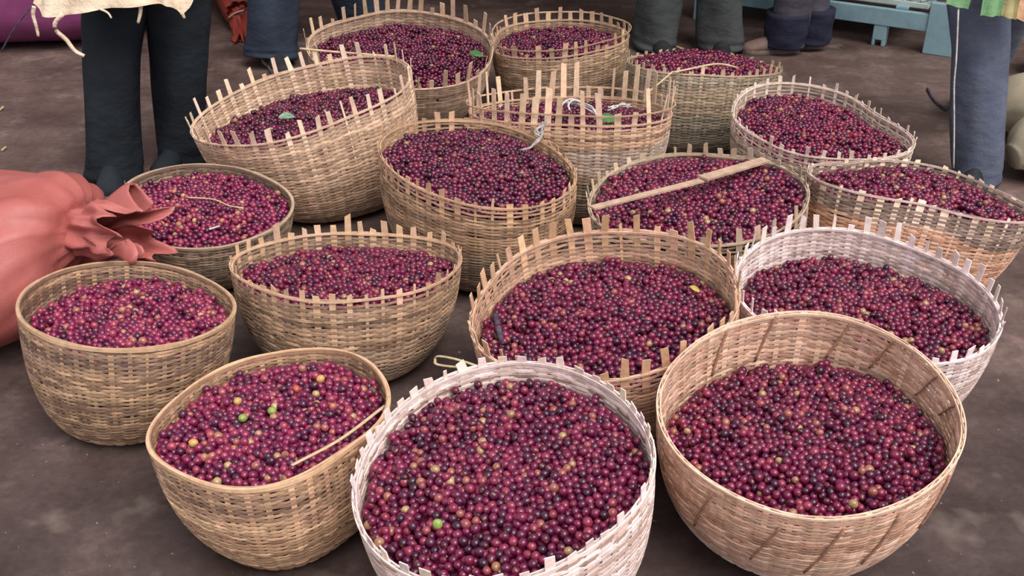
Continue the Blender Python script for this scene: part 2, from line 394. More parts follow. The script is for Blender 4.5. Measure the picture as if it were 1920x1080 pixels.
# ------------------------------------------------------------------ coffee cherries
def cherry_mesh():
    prof = [(0.0, -0.52), (0.2, -0.50), (0.37, -0.39), (0.48, -0.18), (0.5, 0.04), (0.44, 0.26), (0.30, 0.42), (0.14, 0.485), (0.10, 0.53), (0.05, 0.535), (0.0, 0.50)]
    seg = 12; th = np.linspace(0, 2 * np.pi, seg, endpoint=False); d = 0.0168
    rings = np.array([[(r * np.cos(t) * 1.02, r * np.sin(t) * 0.97, z) for t in th] for r, z in prof[1:-1]]) * d
    v, q, t = loft(rings, True, True)
    v[-2] = (0, 0, prof[0][1] * d); v[-1] = (0, 0, prof[-1][1] * d)
    me = mesh_np('coffee_cherry', v, q, True, t)
    c = np.zeros((len(v), 3)); nr = len(prof) - 2
    c[(nr - 3) * seg:nr * seg] = 0.55; c[(nr - 2) * seg:nr * seg] = 1.0; c[-1] = 1.0
    set_col(me, c)
    return me

def relaxed_disc(rad, d, seed):
    g = np.random.default_rng(seed); n = int(math.pi * rad ** 2 / (d * d * 0.90))
    a = g.uniform(0, 2 * np.pi, n); r = rad * np.sqrt(g.uniform(0, 1, n)); p = np.stack([r * np.cos(a), r * np.sin(a)], 1).astype(np.float32)
    for it in range(26):
        df = p[:, None] - p[None]; dist = np.sqrt((df ** 2).sum(-1)) + 1e-6
        np.fill_diagonal(dist, 9)
        w = np.maximum(d - dist, 0) / dist * 0.3
        p = p + (df * w[..., None]).sum(1)
        rr = np.hypot(p[:, 0], p[:, 1]); k = np.minimum(1, rad / np.maximum(rr, 1e-6)); p *= k[:, None]
    return p
PACK = relaxed_disc(0.37, 0.0162, 3)

ME_CHERRY = cherry_mesh(); ME_CHERRY.materials.append(M_CHERRY['dark'])
PROTO = bpy.data.objects.new('coffee_cherry', ME_CHERRY); COL.objects.link(PROTO)

def gn_group(mat):
    g = bpy.data.node_groups.new('cherry_heap', 'GeometryNodeTree')
    g.interface.new_socket('Geometry', in_out='INPUT', socket_type='NodeSocketGeometry')
    g.interface.new_socket('Geometry', in_out='OUTPUT', socket_type='NodeSocketGeometry')
    N = g.nodes.new; gi = N('NodeGroupInput'); go = N('NodeGroupOutput')
    oi = N('GeometryNodeObjectInfo'); oi.transform_space = 'ORIGINAL'; oi.inputs['Object'].default_value = PROTO
    sm = N('GeometryNodeSetMaterial'); sm.inputs['Material'].default_value = mat
    ip = N('GeometryNodeInstanceOnPoints'); jn = N('GeometryNodeJoinGeometry')
    def na(nm, dt):
        x = N('GeometryNodeInputNamedAttribute'); x.data_type = dt; x.inputs['Name'].default_value = nm; return x.outputs['Attribute']
    l = g.links.new
    l(gi.outputs[0], ip.inputs['Points']); l(oi.outputs['Geometry'], sm.inputs['Geometry']); l(sm.outputs[0], ip.inputs['Instance'])
    l(na('pt', 'BOOLEAN'), ip.inputs['Selection']); l(na('rot', 'FLOAT_VECTOR'), ip.inputs['Rotation']); l(na('scl', 'FLOAT'), ip.inputs['Scale'])
    l(gi.outputs[0], jn.inputs[0]); l(ip.outputs[0], jn.inputs[0]); l(jn.outputs[0], go.inputs[0])
    return g
GN = {k: gn_group(m) for k, m in M_CHERRY.items()}

def heap(i, s, d, mound, tone, label, tilt=(0, 0), single=0, extra=()):
    R = np.random.default_rng(300 + i)
    nth = 96; th = np.linspace(-np.pi, np.pi, nth, endpoint=False); hs = np.linspace(0.3, 0.985, 80)
    TH, H = np.meshgrid(th, hs, indexing='ij'); P = s.S(TH, H)
    zp = s.C[2] - d + tilt[0] * (P[..., 0] - s.C[0]) + tilt[1] * (P[..., 1] - s.C[1])
    above = P[..., 2] >= zp
    k = np.where(above.any(1), above.argmax(1), len(hs) - 1)
    E = P[np.arange(nth), k]; E[:, 2] = np.minimum(E[:, 2], zp[np.arange(nth), k])
    cx, cy = E[:, 0].mean(), E[:, 1].mean(); z0 = s.C[2] - d + mound
    ang = np.arctan2(E[:, 1] - cy, E[:, 0] - cx); rad = np.hypot(E[:, 0] - cx, E[:, 1] - cy) - 0.005
    o = np.argsort(ang); ang, rad, ez = ang[o], rad[o], E[o, 2]
    def edge(a): return np.interp(a, ang, rad, period=2 * np.pi), np.interp(a, ang, ez, period=2 * np.pi)
    def surf(x, y):
        a = np.arctan2(y, x); r = np.hypot(x, y); er, ee = edge(a); f = np.clip(r / er, 0, 1.2)
        return (ee - 0.004) * f ** 2 + (z0 + tilt[0] * x * 0.5 + tilt[1] * y * 0.5) * (1 - f ** 2), f * er, er
    rows = []
    for layer in range(3):
        b = R.uniform(0, 6.28); p = PACK @ np.array([[math.cos(b), math.sin(b)], [-math.sin(b), math.cos(b)]])
        z, r, er = surf(p[:, 0], p[:, 1]); ok = r < er - 0.0082
        p, z = p[ok], z[ok]
        if layer == 0: z = z + R.normal(0, 0.0022, len(p)) - 0.004
        elif layer == 1: z = z - 0.0155 + R.normal(0, 0.002, len(p))
        else:
            sel = R.random(len(p)) < 0.10; p, z = p[sel], z[sel]; z = z + 0.0062 + R.normal(0, 0.0015, len(p))
        rows.append(np.column_stack([p[:, 0] + cx, p[:, 1] + cy, z]))
    pts = np.vstack(rows); n = len(pts)
    rot = R.uniform(0, 2 * np.pi, (n, 3)); scl = np.clip(R.normal(1.0, 0.075, n), 0.8, 1.18)
    top = np.ones(n, bool); top[len(rows[0]):len(rows[0]) + len(rows[1])] = False
    chosen = np.zeros(n, bool)
    if single:
        rel = pts - np.array([0, 0, CAM_H]); zc = rel @ np.array(FWD); u = 960 + F_PX * (rel @ np.array(RGT)) / zc; vv = 540 - F_PX * (rel @ np.array(UPV)) / zc
        cand = np.where(top & (vv < 1074))[0]; cand = cand[np.argsort(zc[cand])][:single]; chosen[cand] = True
        for j, c in enumerate(cand):
            ob = PROTO if j == 0 else bpy.data.objects.new('coffee_cherry', ME_CHERRY)
            if j: COL.objects.link(ob)
            ob.location = pts[c]; ob.rotation_euler = rot[c]; ob.scale = (scl[c],) * 3
            tag(ob, 'ripe red coffee cherry on the near part of the heap in the front middle basket', 'coffee cherry', 'cherries on the near side of the front middle basket')
    for (px, py, nm, lab, mat) in extra:      # odd-coloured cherries lying on this heap
        dd = FWD + RGT * ((px - 960) / F_PX) + UPV * ((540 - py) / F_PX)
        pt = Vector((0, 0, CAM_H)) + dd * ((z0 - mound * 0.4 - CAM_H) / dd.z)
        z = float(surf(np.array([pt.x - cx]), np.array([pt.y - cy]))[0][0]) + 0.003
        near = np.hypot(pts[:, 0] - pt.x, pts[:, 1] - pt.y) < 0.012; chosen |= near & top
        me = ME_CHERRY.copy(); me.materials.clear(); me.materials.append(mat)
        ob = link(nm, me, mat); ob.location = (pt.x, pt.y, z); ob.rotation_euler = (R.uniform(0, 3), R.uniform(0, 3), 0); ob.scale = (1.08,) * 3
        tag(ob, lab, 'coffee cherry')
    keep = ~chosen; pts, rot, scl = pts[keep], rot[keep], scl[keep]; n = len(pts)
    # inner mass of the heap, under the cherries
    tr = np.linspace(-np.pi, np.pi, 40, endpoint=False); er, ee = edge(tr); ring = []
    for f in (0.985, 0.75, 0.5, 0.25):
        x, y = er * f * np.cos(tr), er * f * np.sin(tr); ring.append(np.column_stack([x + cx, y + cy, surf(x, y)[0] - 0.019]))
    v, q, t = loft(np.array(ring), True, True); t = [x for k_, x in enumerate(t) if k_ % 2]
    off = len(v); v2 = np.vstack([v, pts])
    me = mesh_np('coffee_cherries', v2 - np.array([cx, cy, 0]), q, True, t)
    a = me.attributes.new('pt', 'BOOLEAN', 'POINT'); a.data.foreach_set('value', np.concatenate([np.zeros(off, bool), np.ones(n, bool)]))
    a = me.attributes.new('rot', 'FLOAT_VECTOR', 'POINT'); a.data.foreach_set('vector', np.vstack([np.zeros((off, 3)), rot]).astype(np.float32).ravel())
    a = me.attributes.new('scl', 'FLOAT', 'POINT'); a.data.foreach_set('value', np.concatenate([np.ones(off), scl]).astype(np.float32))
    ob = link('coffee_cherries', me, M_CORE); ob.location = (cx, cy, 0)
    md = ob.modifiers.new('cherries', 'NODES'); md.node_group = GN[tone]
    tag(ob, label, 'coffee cherries', 'heaps of coffee cherries', 'stuff')
    s.heap_z = lambda x, y: float(surf(np.array([x - cx]), np.array([y - cy]))[0][0])
    return ob

# ------------------------------------------------------------------ the seventeen baskets and what fills them
BK = {}
def bk(i, label, hl, d, mound, tone, tilt=(0, 0), single=0, extra=(), **kw):
    BK[i] = basket(i, 'bamboo_basket', label, **kw)
    heap(i, BK[i], d, mound, tone, hl, tilt, single, extra)

def solid(name, c, rough=0.35):
    m, nt, b = new_mat(name, rough, 0.4)
    f = noise(nt, 120, 2); nt.links.new(ramp(nt, f, [(0.3, tuple(x * 0.7 for x in lin(c))), (0.7, lin(c))]), b.inputs['Base Color']); return m
M_GREENCH = solid('unripe_cherry', (146, 164, 84)); M_YELLOWCH = solid('turning_cherry', (206, 162, 98)); M_ORANGECH = solid('orange_cherry', (182, 88, 68))

bk(16, 'pale pinkish bamboo basket with short stake stubs, nearest of all in the front middle', 'big heap of red coffee cherries brimming the nearest front middle basket', 0.034, 0.02, 'dark', (0.09, 0.085), 290,
   [(820, 968, 'green_cherry', 'small bright green cherry on the heap of the front middle basket', M_GREENCH)],
   n_st=44, w_st=0.0205, prot=(0.01, 0.02), main=(222, 204, 194), alt=(192, 164, 144), open_top=1, zones=[(0.0, 0.5, (214, 198, 190), 0.6)])
bk(17, 'clean-rimmed tan basket with brown diagonal lacing, front right', 'heap of red coffee cherries sunk low in the laced front right basket', 0.095, 0.03, 'dark', (0.06, 0.04),
   n_st=40, w_st=0.013, prot=(0, 0.0005), main=(220, 184, 152), alt=(190, 148, 116), lean=0.9, rb=0.36, zones=[(0.0, 0.33, (214, 198, 188), 0.85), (0.33, 0.42, (168, 140, 108), 0.6)], pitch=0.005)
bk(15, 'golden brown smooth-rimmed basket at the front left with green and yellow cherries on top', 'heap of bright red cherries dotted with green and yellow ones, front left basket', 0.03, 0.02, 'pink', (0.03, -0.01), 0,
   [(456, 790, 'green_cherry', 'bright green unripe cherry, the lower left of two green ones, in the front left basket', M_GREENCH),
    (511, 779, 'green_cherry', 'pale green unripe cherry, the upper right of two green ones, in the front left basket', M_GREENCH),
    (601, 712, 'yellow_cherry', 'yellow cherry near the back rim of the front left basket', M_YELLOWCH),
    (446, 755, 'yellow_cherry', 'yellow cherry just above the two green ones in the front left basket', M_YELLOWCH),
    (556, 735, 'orange_cherry', 'large orange cherry behind the green ones in the front left basket', M_ORANGECH),
    (362, 828, 'yellow_cherry', 'yellowish cherry near the left rim of the front left basket', M_YELLOWCH)],
   n_st=40, w_st=0.012, prot=(0, 0.0005), main=(206, 168, 122), alt=(158, 122, 88), bound=True, zones=[(0.50, 0.62, (226, 190, 140), 0.7), (0.62, 0.9, (158, 128, 104), 0.5)], pitch=0.005)
bk(14, 'brown smooth-rimmed basket in front of the big salmon sack', 'heap of pinkish red cherries in the basket before the salmon sack', 0.055, 0.024, 'pink', (-0.03, -0.03),
   n_st=40, w_st=0.012, prot=(0, 0.0005), main=(184, 150, 108), alt=(134, 106, 80), bound=True, zones=[(0.72, 0.92, (138, 112, 94), 0.6), (0.48, 0.6, (214, 176, 126), 0.6)], pitch=0.005)
bk(13, 'whitish bamboo basket with upright stakes, behind the laced basket at the right', 'heap of red coffee cherries in the whitish basket at the right', 0.068, 0.022, 'dark', (0.02, 0.05),
   n_st=44, w_st=0.0175, prot=(0.024, 0.044), main=(226, 212, 206), alt=(196, 174, 162), zones=[(0.0, 0.3, (226, 214, 212), 0.6)])
bk(12, 'orange tan basket with broad tall stakes standing in the middle behind the nearest basket', 'heap of red coffee cherries in the tan middle basket with a yellow leaf', 0.072, 0.03, 'dark', (0.06, 0.06),
   n_st=42, w_st=0.0205, prot=(0.028, 0.046), main=(206, 168, 134), alt=(166, 130, 100), open_top=4, stakes_col=(206, 164, 122))
bk(11, 'tan wide basket with frayed rim and a few tall stakes, left of centre', 'heap of dark purplish cherries in the frayed tan basket left of centre', 0.045, 0.016, 'dark', (0, -0.08),
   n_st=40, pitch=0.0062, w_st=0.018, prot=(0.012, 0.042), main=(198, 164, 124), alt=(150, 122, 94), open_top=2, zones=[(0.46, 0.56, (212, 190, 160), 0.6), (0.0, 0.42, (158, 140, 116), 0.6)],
   skew=lambda t: 1.0 if math.sin(t) > 0 else 0.5)
bk(10, 'small grey-brown smooth-rimmed basket beside the neck of the salmon sack', 'heap of pinkish red cherries in the small grey-brown basket with a straw', 0.022, 0.018, 'pink', (-0.06, 0.12),
   n_st=38, w_st=0.012, prot=(0, 0.0005), main=(164, 142, 112), alt=(126, 106, 86), bound=True, pitch=0.005)
bk(9, 'basket with grey upper band and orange lower wall, cut by the right picture edge', 'heap of red cherries in the grey-banded basket at the right edge', 0.03, 0.035, 'dark', (-0.13, -0.05),
   n_st=40, w_st=0.0205, prot=(0.0, 0.006), main=(232, 186, 146), alt=(206, 152, 112), bound=False, open_top=2, zones=[(0.74, 1.1, (136, 118, 104), 0.92), (0.0, 0.34, (170, 146, 118), 0.7)], stakes_col=(236, 212, 184), rim_col=(190, 172, 152))
bk(8, 'grey-tan basket with a flat bamboo stick laid across its cherries', 'level heap of cherries under the flat bamboo stick', 0.008, 0.02, 'dark', (0.12, 0.05),
   n_st=38, w_st=0.019, prot=(0.016, 0.036), main=(180, 162, 132), alt=(148, 128, 102), open_top=4)
bk(7, 'brown bulging basket with short stakes and a grey fibre tuft on its rim, centre', 'heap of dark red cherries in the bulging brown basket at the centre', 0.034, 0.03, 'deep', (-0.1, 0.05),
   n_st=40, w_st=0.0175, prot=(0.006, 0.024), main=(190, 154, 112), alt=(144, 116, 86), open_top=4, bulge=0.02, lean=0.0, zones=[(0.0, 0.5, (164, 146, 120), 0.6)])
bk(6, 'basket with very tall slender stakes and white fibre strands, behind the centre basket', 'cherries seen between the tall stakes of the basket with white fibres', 0.032, 0.02, 'deep', (0.02, -0.12),
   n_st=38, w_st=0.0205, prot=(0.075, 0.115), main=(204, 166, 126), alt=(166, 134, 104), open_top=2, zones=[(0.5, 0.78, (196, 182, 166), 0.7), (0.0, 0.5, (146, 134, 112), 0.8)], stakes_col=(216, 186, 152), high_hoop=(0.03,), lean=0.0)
bk(5, 'large pale basket with long stakes, tilted, in front of the person in dark trousers', 'low heap of cherries with a grey-green leaf in the large tilted basket at the left', 0.1, 0.03, 'deep', (0.1, 0.06),
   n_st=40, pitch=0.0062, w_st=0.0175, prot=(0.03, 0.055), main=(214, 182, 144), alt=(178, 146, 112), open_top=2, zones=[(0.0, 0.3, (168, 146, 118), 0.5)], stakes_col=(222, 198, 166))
bk(4, 'pale whitish oval basket with short stakes, on the right near the bare floor', 'heap of cherries in the pale oval basket on the right', 0.045, 0.03, 'dark', (0.0, 0.07),
   n_st=40, w_st=0.0135, prot=(0.01, 0.026), main=(218, 202, 182), alt=(184, 164, 140), open_top=4)
bk(3, 'greenish grey tall-walled basket with a thin twig over its rim, back right', 'mounded cherries under the thin twig in the back right basket', 0.012, 0.05, 'dark', (-0.05, -0.11),
   n_st=40, w_st=0.017, prot=(0.008, 0.024), main=(180, 160, 126), alt=(146, 132, 106), open_top=1, zones=[(0.82, 1.1, (160, 150, 124), 0.6), (0.0, 0.55, (142, 138, 116), 0.85)])
bk(2, 'brown basket with a loose top hoop, in the back row middle', 'heap of dark cherries in the back row middle basket', 0.034, 0.022, 'deep', (0.05, 0.02),
   n_st=34, w_st=0.021, prot=(0.028, 0.05), main=(182, 152, 116), alt=(146, 122, 92), open_top=2, zones=[(0.0, 0.7, (150, 130, 100), 0.6)], high_hoop=(0.03,))
bk(1, 'large pale basket with long stakes and a fresh green leaf inside, back left', 'heap of dark cherries with a fresh green leaf in the back left basket', 0.05, 0.03, 'deep', (-0.05, 0.24),
   n_st=40, w_st=0.0205, prot=(0.045, 0.085), main=(202, 174, 142), alt=(168, 140, 110), open_top=1, zones=[(0.0, 0.6, (166, 148, 120), 0.6)], stakes_col=(206, 178, 140))

# brown lacing stitched through the wall of the front right basket
M_LACE = cloth('lacing_fibre', (142, 104, 84), (172, 132, 108), 40, 0.8)
s = BK[17]
for th0, h0, h1, side in [(2.05, 0.99, 0.70, -1), (1.62, 0.99, 0.70, -1), (1.05, 0.99, 0.72, -1), (0.72, 0.99, 0.74, -1), (0.30, 0.98, 0.76, -1), (0.02, 0.96, 0.8, -1),
                          (3.9, 0.93, 0.5, 1), (4.35, 0.9, 0.48, 1), (4.72, 0.92, 0.45, 1), (5.12, 0.92, 0.5, 1), (5.62, 0.95, 0.6, 1)]:
    n = 9; hs = np.linspace(h0, h1, n); ths = th0 + np.linspace(0.0, 0.13 if side < 0 else -0.16, n)
    P = s.S(ths, hs) + s.N(ths, hs) * side * 0.0052
    child('lacing', tube('lacing', P, 0.0028, n, 5, 0.6), M_LACE, s.root)

# ------------------------------------------------------------------ loose bits lying on the baskets
M_STICK = cloth('split_bamboo', (166, 138, 116), (196, 168, 146), 30, 0.6); M_STRAW = cloth('straw', (176, 154, 118), (206, 186, 150), 40, 0.6)
M_FIBRE = cloth('pale_fibre', (176, 168, 166), (214, 206, 202), 60, 0.7); M_GFIBRE = cloth('grey_fibre', (120, 112, 110), (176, 170, 168), 60, 0.7)
M_DARKBIT = cloth('dark_rag', (52, 44, 52), (92, 84, 98), 40, 0.7)
def leafmat(name, a, b): return cloth(name, a, b, 60, 0.5)
M_LEAF_G = leafmat('fresh_leaf', (48, 90, 48), (82, 126, 72)); M_LEAF_Y = leafmat('yellow_leaf', (172, 146, 66), (200, 178, 100)); M_LEAF_B = leafmat('grey_green_leaf', (84, 112, 92), (134, 158, 134))
def bit(name, pts, r, mat, label, cat, flat=1.0, n=14, r_end=None):
    return tag(link(name, tube(name, pts, r, n, 6, flat, r_end), mat), label, cat)
def on_heap(i, px, py, lift=0.01):
    s = BK[i]; p = on_floor(px, py, s.C[2])
    for _ in range(6): p = on_floor(px, py, s.heap_z(p.x, p.y) + lift)
    return p
# flat stick across basket 8: a long thin strip and a broader one lapped over it
a = at(1110, 390, 2.49); b = at(1325, 336, 2.715); c = at(1318, 338, 2.70); e = at(1436, 302, 2.87)
st = empty('flat_stick', tuple(a)); tag(st, 'flat split bamboo stick lying slantwise across a basket of cherries', 'stick')
def slat_mesh(p, q, w, t):
    p, q = Vector(p), Vector(q); d = (q - p).normalized(); sd = d.cross(Vector((0, 0, 1))).normalized(); up = sd.cross(d)
    r = [[x + sd * w + up * t, x - sd * w + up * t, x - sd * w - up * t, x + sd * w - up * t] for x in (p, p.lerp(q, 0.33), p.lerp(q, 0.66), q)]
    v, qd, t_ = loft(np.array([[tuple(z) for z in y] for y in r]), True, True); return mesh_np('strip', v, qd, False, t_)
child('strip', slat_mesh(a, b, 0.011, 0.0025), M_STICK, st); child('strip', slat_mesh(c + Vector((0, 0, 0.006)), e + Vector((0, 0, 0.004)), 0.0165, 0.003), M_STICK, st)
# strip on the rim of basket 15
bit('rim_strip', [at(548, 882, 1.60) + Vector((0, 0, .012)), at(640, 832, 1.69) + Vector((0, 0, .012)), at(722, 765, 1.81) + Vector((0, 0, .006))], 0.0042, M_STRAW, 'loose pale bamboo strip lying along the inner rim of the front left basket', 'strip', 0.4)
bit('straw', [on_heap(10, 350, 370), on_heap(10, 400, 374), on_heap(10, 430, 386), on_heap(10, 457, 390)], 0.0022, M_STRAW, 'thin curved straw on the cherries of the small grey-brown basket', 'straw')
bit('straw', [on_heap(10, 392, 430), on_heap(10, 412, 424)], 0.0028, M_FIBRE, 'short grey straw near the front of the small grey-brown basket', 'straw')
bit('thin_stick', [at(562, 91, 3.70), at(625, 97, 3.72), at(740, 106, 3.75)], 0.0042, M_STRAW, 'thin straight stick poking out over the back stakes of the tilted left basket', 'stick')
bit('twig', [at(1262, 136, 3.80), at(1300, 128, 3.82), at(1335, 121, 3.84), at(1358, 121, 3.84), at(1382, 127, 3.84)], 0.0040, M_STRAW, 'thin wavy twig resting on the back right basket', 'twig')
bit('thin_stick', [at(1206, 181, 3.62), at(1235, 157, 3.66), at(1262, 134, 3.72)], 0.0034, M_STRAW, 'thin stick leaning on the tall stakes towards the back right basket', 'stick')
# bent strip sticking out on the floor beside the nearest basket
bit('bent_strip', [at(905, 690, 1.9), at(860, 675, 1.95), at(822, 668, 2.0), at(816, 676, 2.0), at(822, 684, 1.98), at(870, 690, 1.93)], 0.0036, M_STRAW, 'bent loop of thin bamboo sticking out behind the nearest basket', 'strip', 0.6, 22)
# fibres on basket 6
for pts, lab in [([at(1062, 190, 3.34), at(1085, 196, 3.32), at(1108, 203, 3.3), at(1124, 216, 3.28)], 'white fibre bunch lying on cherries behind the tall stakes'),
                 ([at(1142, 206, 3.32), at(1152, 200, 3.34), at(1166, 198, 3.36), at(1180, 200, 3.36)], 'curled white fibre beside the green leaf behind the tall stakes')]:
    f = empty('fibre_tuft', tuple(pts[0])); tag(f, lab, 'fibre')
    for k in range(5):
        o_ = [Vector((random.uniform(-.008, .008), random.uniform(-.01, .01), random.uniform(-.006, .008))) for _ in pts]
        child('strand', tube('strand', [p + q for p, q in zip(pts, o_)], 0.0024, 10, 5), M_FIBRE, f)
f = empty('fibre_tuft', tuple(at(1010, 242, 3.12))); tag(f, 'grey twisted fibre tuft hanging over the back rim of the centre basket', 'fibre')
for pts in ([at(1018, 228, 3.16), at(1016, 244, 3.14), at(1016, 254, 3.13), at(1004, 266, 3.08), at(994, 277, 3.04), at(978, 281, 3.02)],
            [at(1014, 236, 3.15), at(1006, 244, 3.13), at(1012, 250, 3.13), at(1018, 246, 3.14), at(1012, 262, 3.10), at(1000, 272, 3.06)],
            [at(1024, 222, 3.17), at(1019, 236, 3.15), at(1008, 240, 3.14), at(1003, 248, 3.13), at(1014, 256, 3.12)]):
    child('strand', tube('strand', pts, 0.0042, 18, 6, 0.8), M_GFIBRE, f)
f = empty('fibre_tuft', tuple(at(1058, 195, 3.3))); tag(f, 'white fibre arching over the rim of the tall staked basket', 'fibre')
for pts in ([at(1042, 218, 3.2), at(1052, 200, 3.24), at(1058, 192, 3.26), at(1070, 186, 3.3), at(1090, 190, 3.34)], [at(1068, 206, 3.22), at(1066, 196, 3.26), at(1076, 188, 3.3), at(1096, 196, 3.34)]):
    child('strand', tube('strand', pts, 0.0036, 14, 5), M_FIBRE, f)
# dark scrap in basket 12
tag(link('dark_scrap', tube('dark_scrap', [on_heap(12, 928, 588, .012), on_heap(12, 934, 610, .014), on_heap(12, 938, 630, .012), on_heap(12, 946, 644, .01)], 0.007, 12, 6, 0.35), M_DARKBIT), 'narrow dark scrap on the cherries at the left of the tan middle basket', 'scrap')

def leaf(p, length, width, ang, tilt, mat, label, curl=0.25):
    n, m = 9, 5; v = []
    for a_ in range(n):
        t = a_ / (n - 1); w = width * math.sin(math.pi * min(1, t * 0.96 + 0.03)) ** 0.8 / 2
        for b_ in range(m):
            u = b_ / (m - 1) * 2 - 1; v.append(((t - 0.5) * length, u * w, abs(u) * w * 0.35 - curl * length * (t - 0.5) ** 2 * 1.5))
    v = np.array(v).reshape(n, m, 3); v2 = v - np.array([0, 0, 0.0008])
    va, qa, _ = loft(v, False, False); vb, qb, _ = loft(v2, False, False)
    me = mesh_np('leaf', np.vstack([va, vb]), np.vstack([qa, qb[:, ::-1] + len(va)]), True)
    ob = link('leaf', me, mat); ob.location = p; ob.rotation_euler = (tilt, 0.1, ang)
    return tag(ob, label, 'leaf')
leaf(on_heap(1, 893, 101, .028), 0.065, 0.028, -0.35, 0.7, M_LEAF_G, 'fresh green leaf on the cherries of the large back left basket')
leaf(on_heap(5, 538, 218, .03), 0.055, 0.028, 0.4, 0.5, M_LEAF_B, 'grey-green crumpled leaf in the large tilted basket at the left')
leaf(on_heap(6, 1138, 222, .035), 0.075, 0.032, 0.2, 0.8, M_LEAF_G, 'green leaf among cherries behind the tall slender stakes')
leaf(on_heap(12, 1303, 541, .016), 0.034, 0.012, -0.9, 0.5, M_LEAF_Y, 'small yellow leaf near the right rim of the tan middle basket')
leaf(on_heap(15, 697, 732, .012), 0.018, 0.012, 0.3, 0.5, M_LEAF_G, 'small dark green leaf at the right rim of the front left basket')

# ------------------------------------------------------------------ sacks
def sack(name, label, axis, radii, mat, squash=None, folds=0.02, seed=0, neck_from=None, ruffle=None, tie=None, tie_mat=None, n=40, m=44):
    """a filled sack swept along its axis; ruffle = (points, start radius, end radius, number of pleats)"""
    g = np.random.default_rng(seed); root = empty(name, (axis[0][0], axis[0][1], 0)); tag(root, label, 'sack')
    p = smooth_path(axis, n); tan, sd, up = frames(p)
    x = np.linspace(0, 1, len(radii)); ra = np.interp(np.linspace(0, 1, n), x, [r[0] for r in radii]); rb = np.interp(np.linspace(0, 1, n), x, [r[1] for r in radii])
    k = np.ones(5) / 5; pad = lambda q: np.convolve(np.pad(q, 2, 'edge'), k, 'valid'); ra, rb = pad(ra), pad(rb)
    th = np.linspace(0, 2 * np.pi, m, endpoint=False)
    ph = g.uniform(0, 6.28, 6); t = np.linspace(0, 1, n)[:, None]
    wr = 1 + folds * (np.sin(3 * th + ph[0] + 5 * t) + 0.7 * np.sin(7 * th + ph[1] - 9 * t) + 0.5 * np.sin(11 * th + ph[2] + 14 * t))
    if neck_from is not None: wr = wr + np.clip((t - neck_from) / (1 - neck_from), 0, 1) * 0.13 * np.sin(13 * th + 1.3 * np.sin(3 * th)) + 0.012 * np.sin(17 * th + 2 * np.sin(4 * th)) * t
    ce, se = np.cos(th), np.sin(th)
    rings = p[:, None] + (ra[:, None] * wr * np.sign(ce) * np.abs(ce) ** 0.85)[..., None] * sd[:, None] + (rb[:, None] * wr * np.sign(se) * np.abs(se) ** 0.85)[..., None] * up[:, None]
    rings[..., 2] = np.maximum(rings[..., 2], 0.004)
    v, q, tr = loft(rings, True, True); child('body', mesh_np('body', v, q, True, tr), mat, root)
    if ruffle:
        pts, r0, r1, npl = ruffle; n2, m2 = 16, 96
        pp = smooth_path(pts, n2); tn, s2, u2 = frames(pp); th2 = np.linspace(0, 2 * np.pi, m2, endpoint=False); tt = np.linspace(0, 1, n2)[:, None]
        rr = r0 + (r1 - r0) * tt ** 0.8
        tri = lambda x: np.arcsin(np.sin(x)) / 1.5708
        wv = 1 + (0.12 + 0.34 * tt) * tri(npl * th2 + 2.0 * np.sin(2 * th2 + 1) + 2.2 * tt) + 0.22 * tt * np.sin(3 * th2 + 1.0) + 0.15 * tt * tri(17 * th2 + 9 * tt) + 0.20 * tri(5 * th2 + 11 * tt) * np.sin(3.14 * tt)
        along = 0.03 * tt * np.sin(npl * th2 * 2 + 1.1 + 3 * tt) + 0.02 * tt * np.sin(5 * th2)
        rg = pp[:, None] + (rr * wv * np.cos(th2))[..., None] * s2[:, None] + (rr * wv * np.sin(th2))[..., None] * u2[:, None] + along[..., None] * tn[:, None]
        rg[..., 2] = np.maximum(rg[..., 2], 0.006)
        v, q, tr = loft(rg, True, False); rf = child('gathered_neck', mesh_np('neck', v, q, True), mat, root)
        so = rf.modifiers.new('thick', 'SOLIDIFY'); so.thickness = 0.002
    if tie:
        child('tie', tube('tie', tie, 0.004, 30, 6), tie_mat, root)
    return root
def plastic(name, c1, c2, rough=0.5):
    m, nt, b = new_mat(name, rough, 0.4); f = noise(nt, 3, 5, 0.6); g = noise(nt, 22, 3)
    c = ramp(nt, f, [(0.3, lin(c1)), (0.7, lin(c2))]); c = mix_rgb(nt, 0.25, c, ramp(nt, g, [(0.3, (0.7, 0.65, 0.65)), (0.7, (1.15, 1.1, 1.1))]), 'MULTIPLY')
    nt.links.new(c, b.inputs['Base Color']); bump(nt, b, noise(nt, 260, 2), 0.2, 0.003); return m
M_SALMON = plastic('salmon_plastic', (158, 80, 75), (182, 106, 101)); M_PURPLE = plastic('purple_plastic', (122, 54, 98), (148, 74, 124)); M_RED = plastic('red_plastic', (122, 44, 38), (154, 62, 52))
M_PALE = plastic('pale_sacking', (150, 138, 118), (182, 170, 148), 0.8); M_WHITE = plastic('white_sacking', (206, 204, 206), (230, 228, 230), 0.7)
nk = at(150, 437, 2.56)
sack('tied_sack', 'big filled salmon red plastic sack with gathered neck, cut by the left picture edge',
     [(-2.05, 2.80, 0.17), (-1.75, 2.71, 0.18), (-1.52, 2.65, 0.185), (-1.35, 2.60, 0.205), nk + Vector((-0.05, 0.01, -0.01)), nk],
     [(0.03, 0.02), (0.30, 0.17), (0.36, 0.19), (0.34, 0.195), (0.22, 0.16), (0.055, 0.05)], M_SALMON, seed=3, neck_from=0.62,
     ruffle=([nk + Vector((-0.02, 0, -0.004)), at(175, 434, 2.55), at(215, 430, 2.53), at(254, 434, 2.50)], 0.055, 0.074, 6))
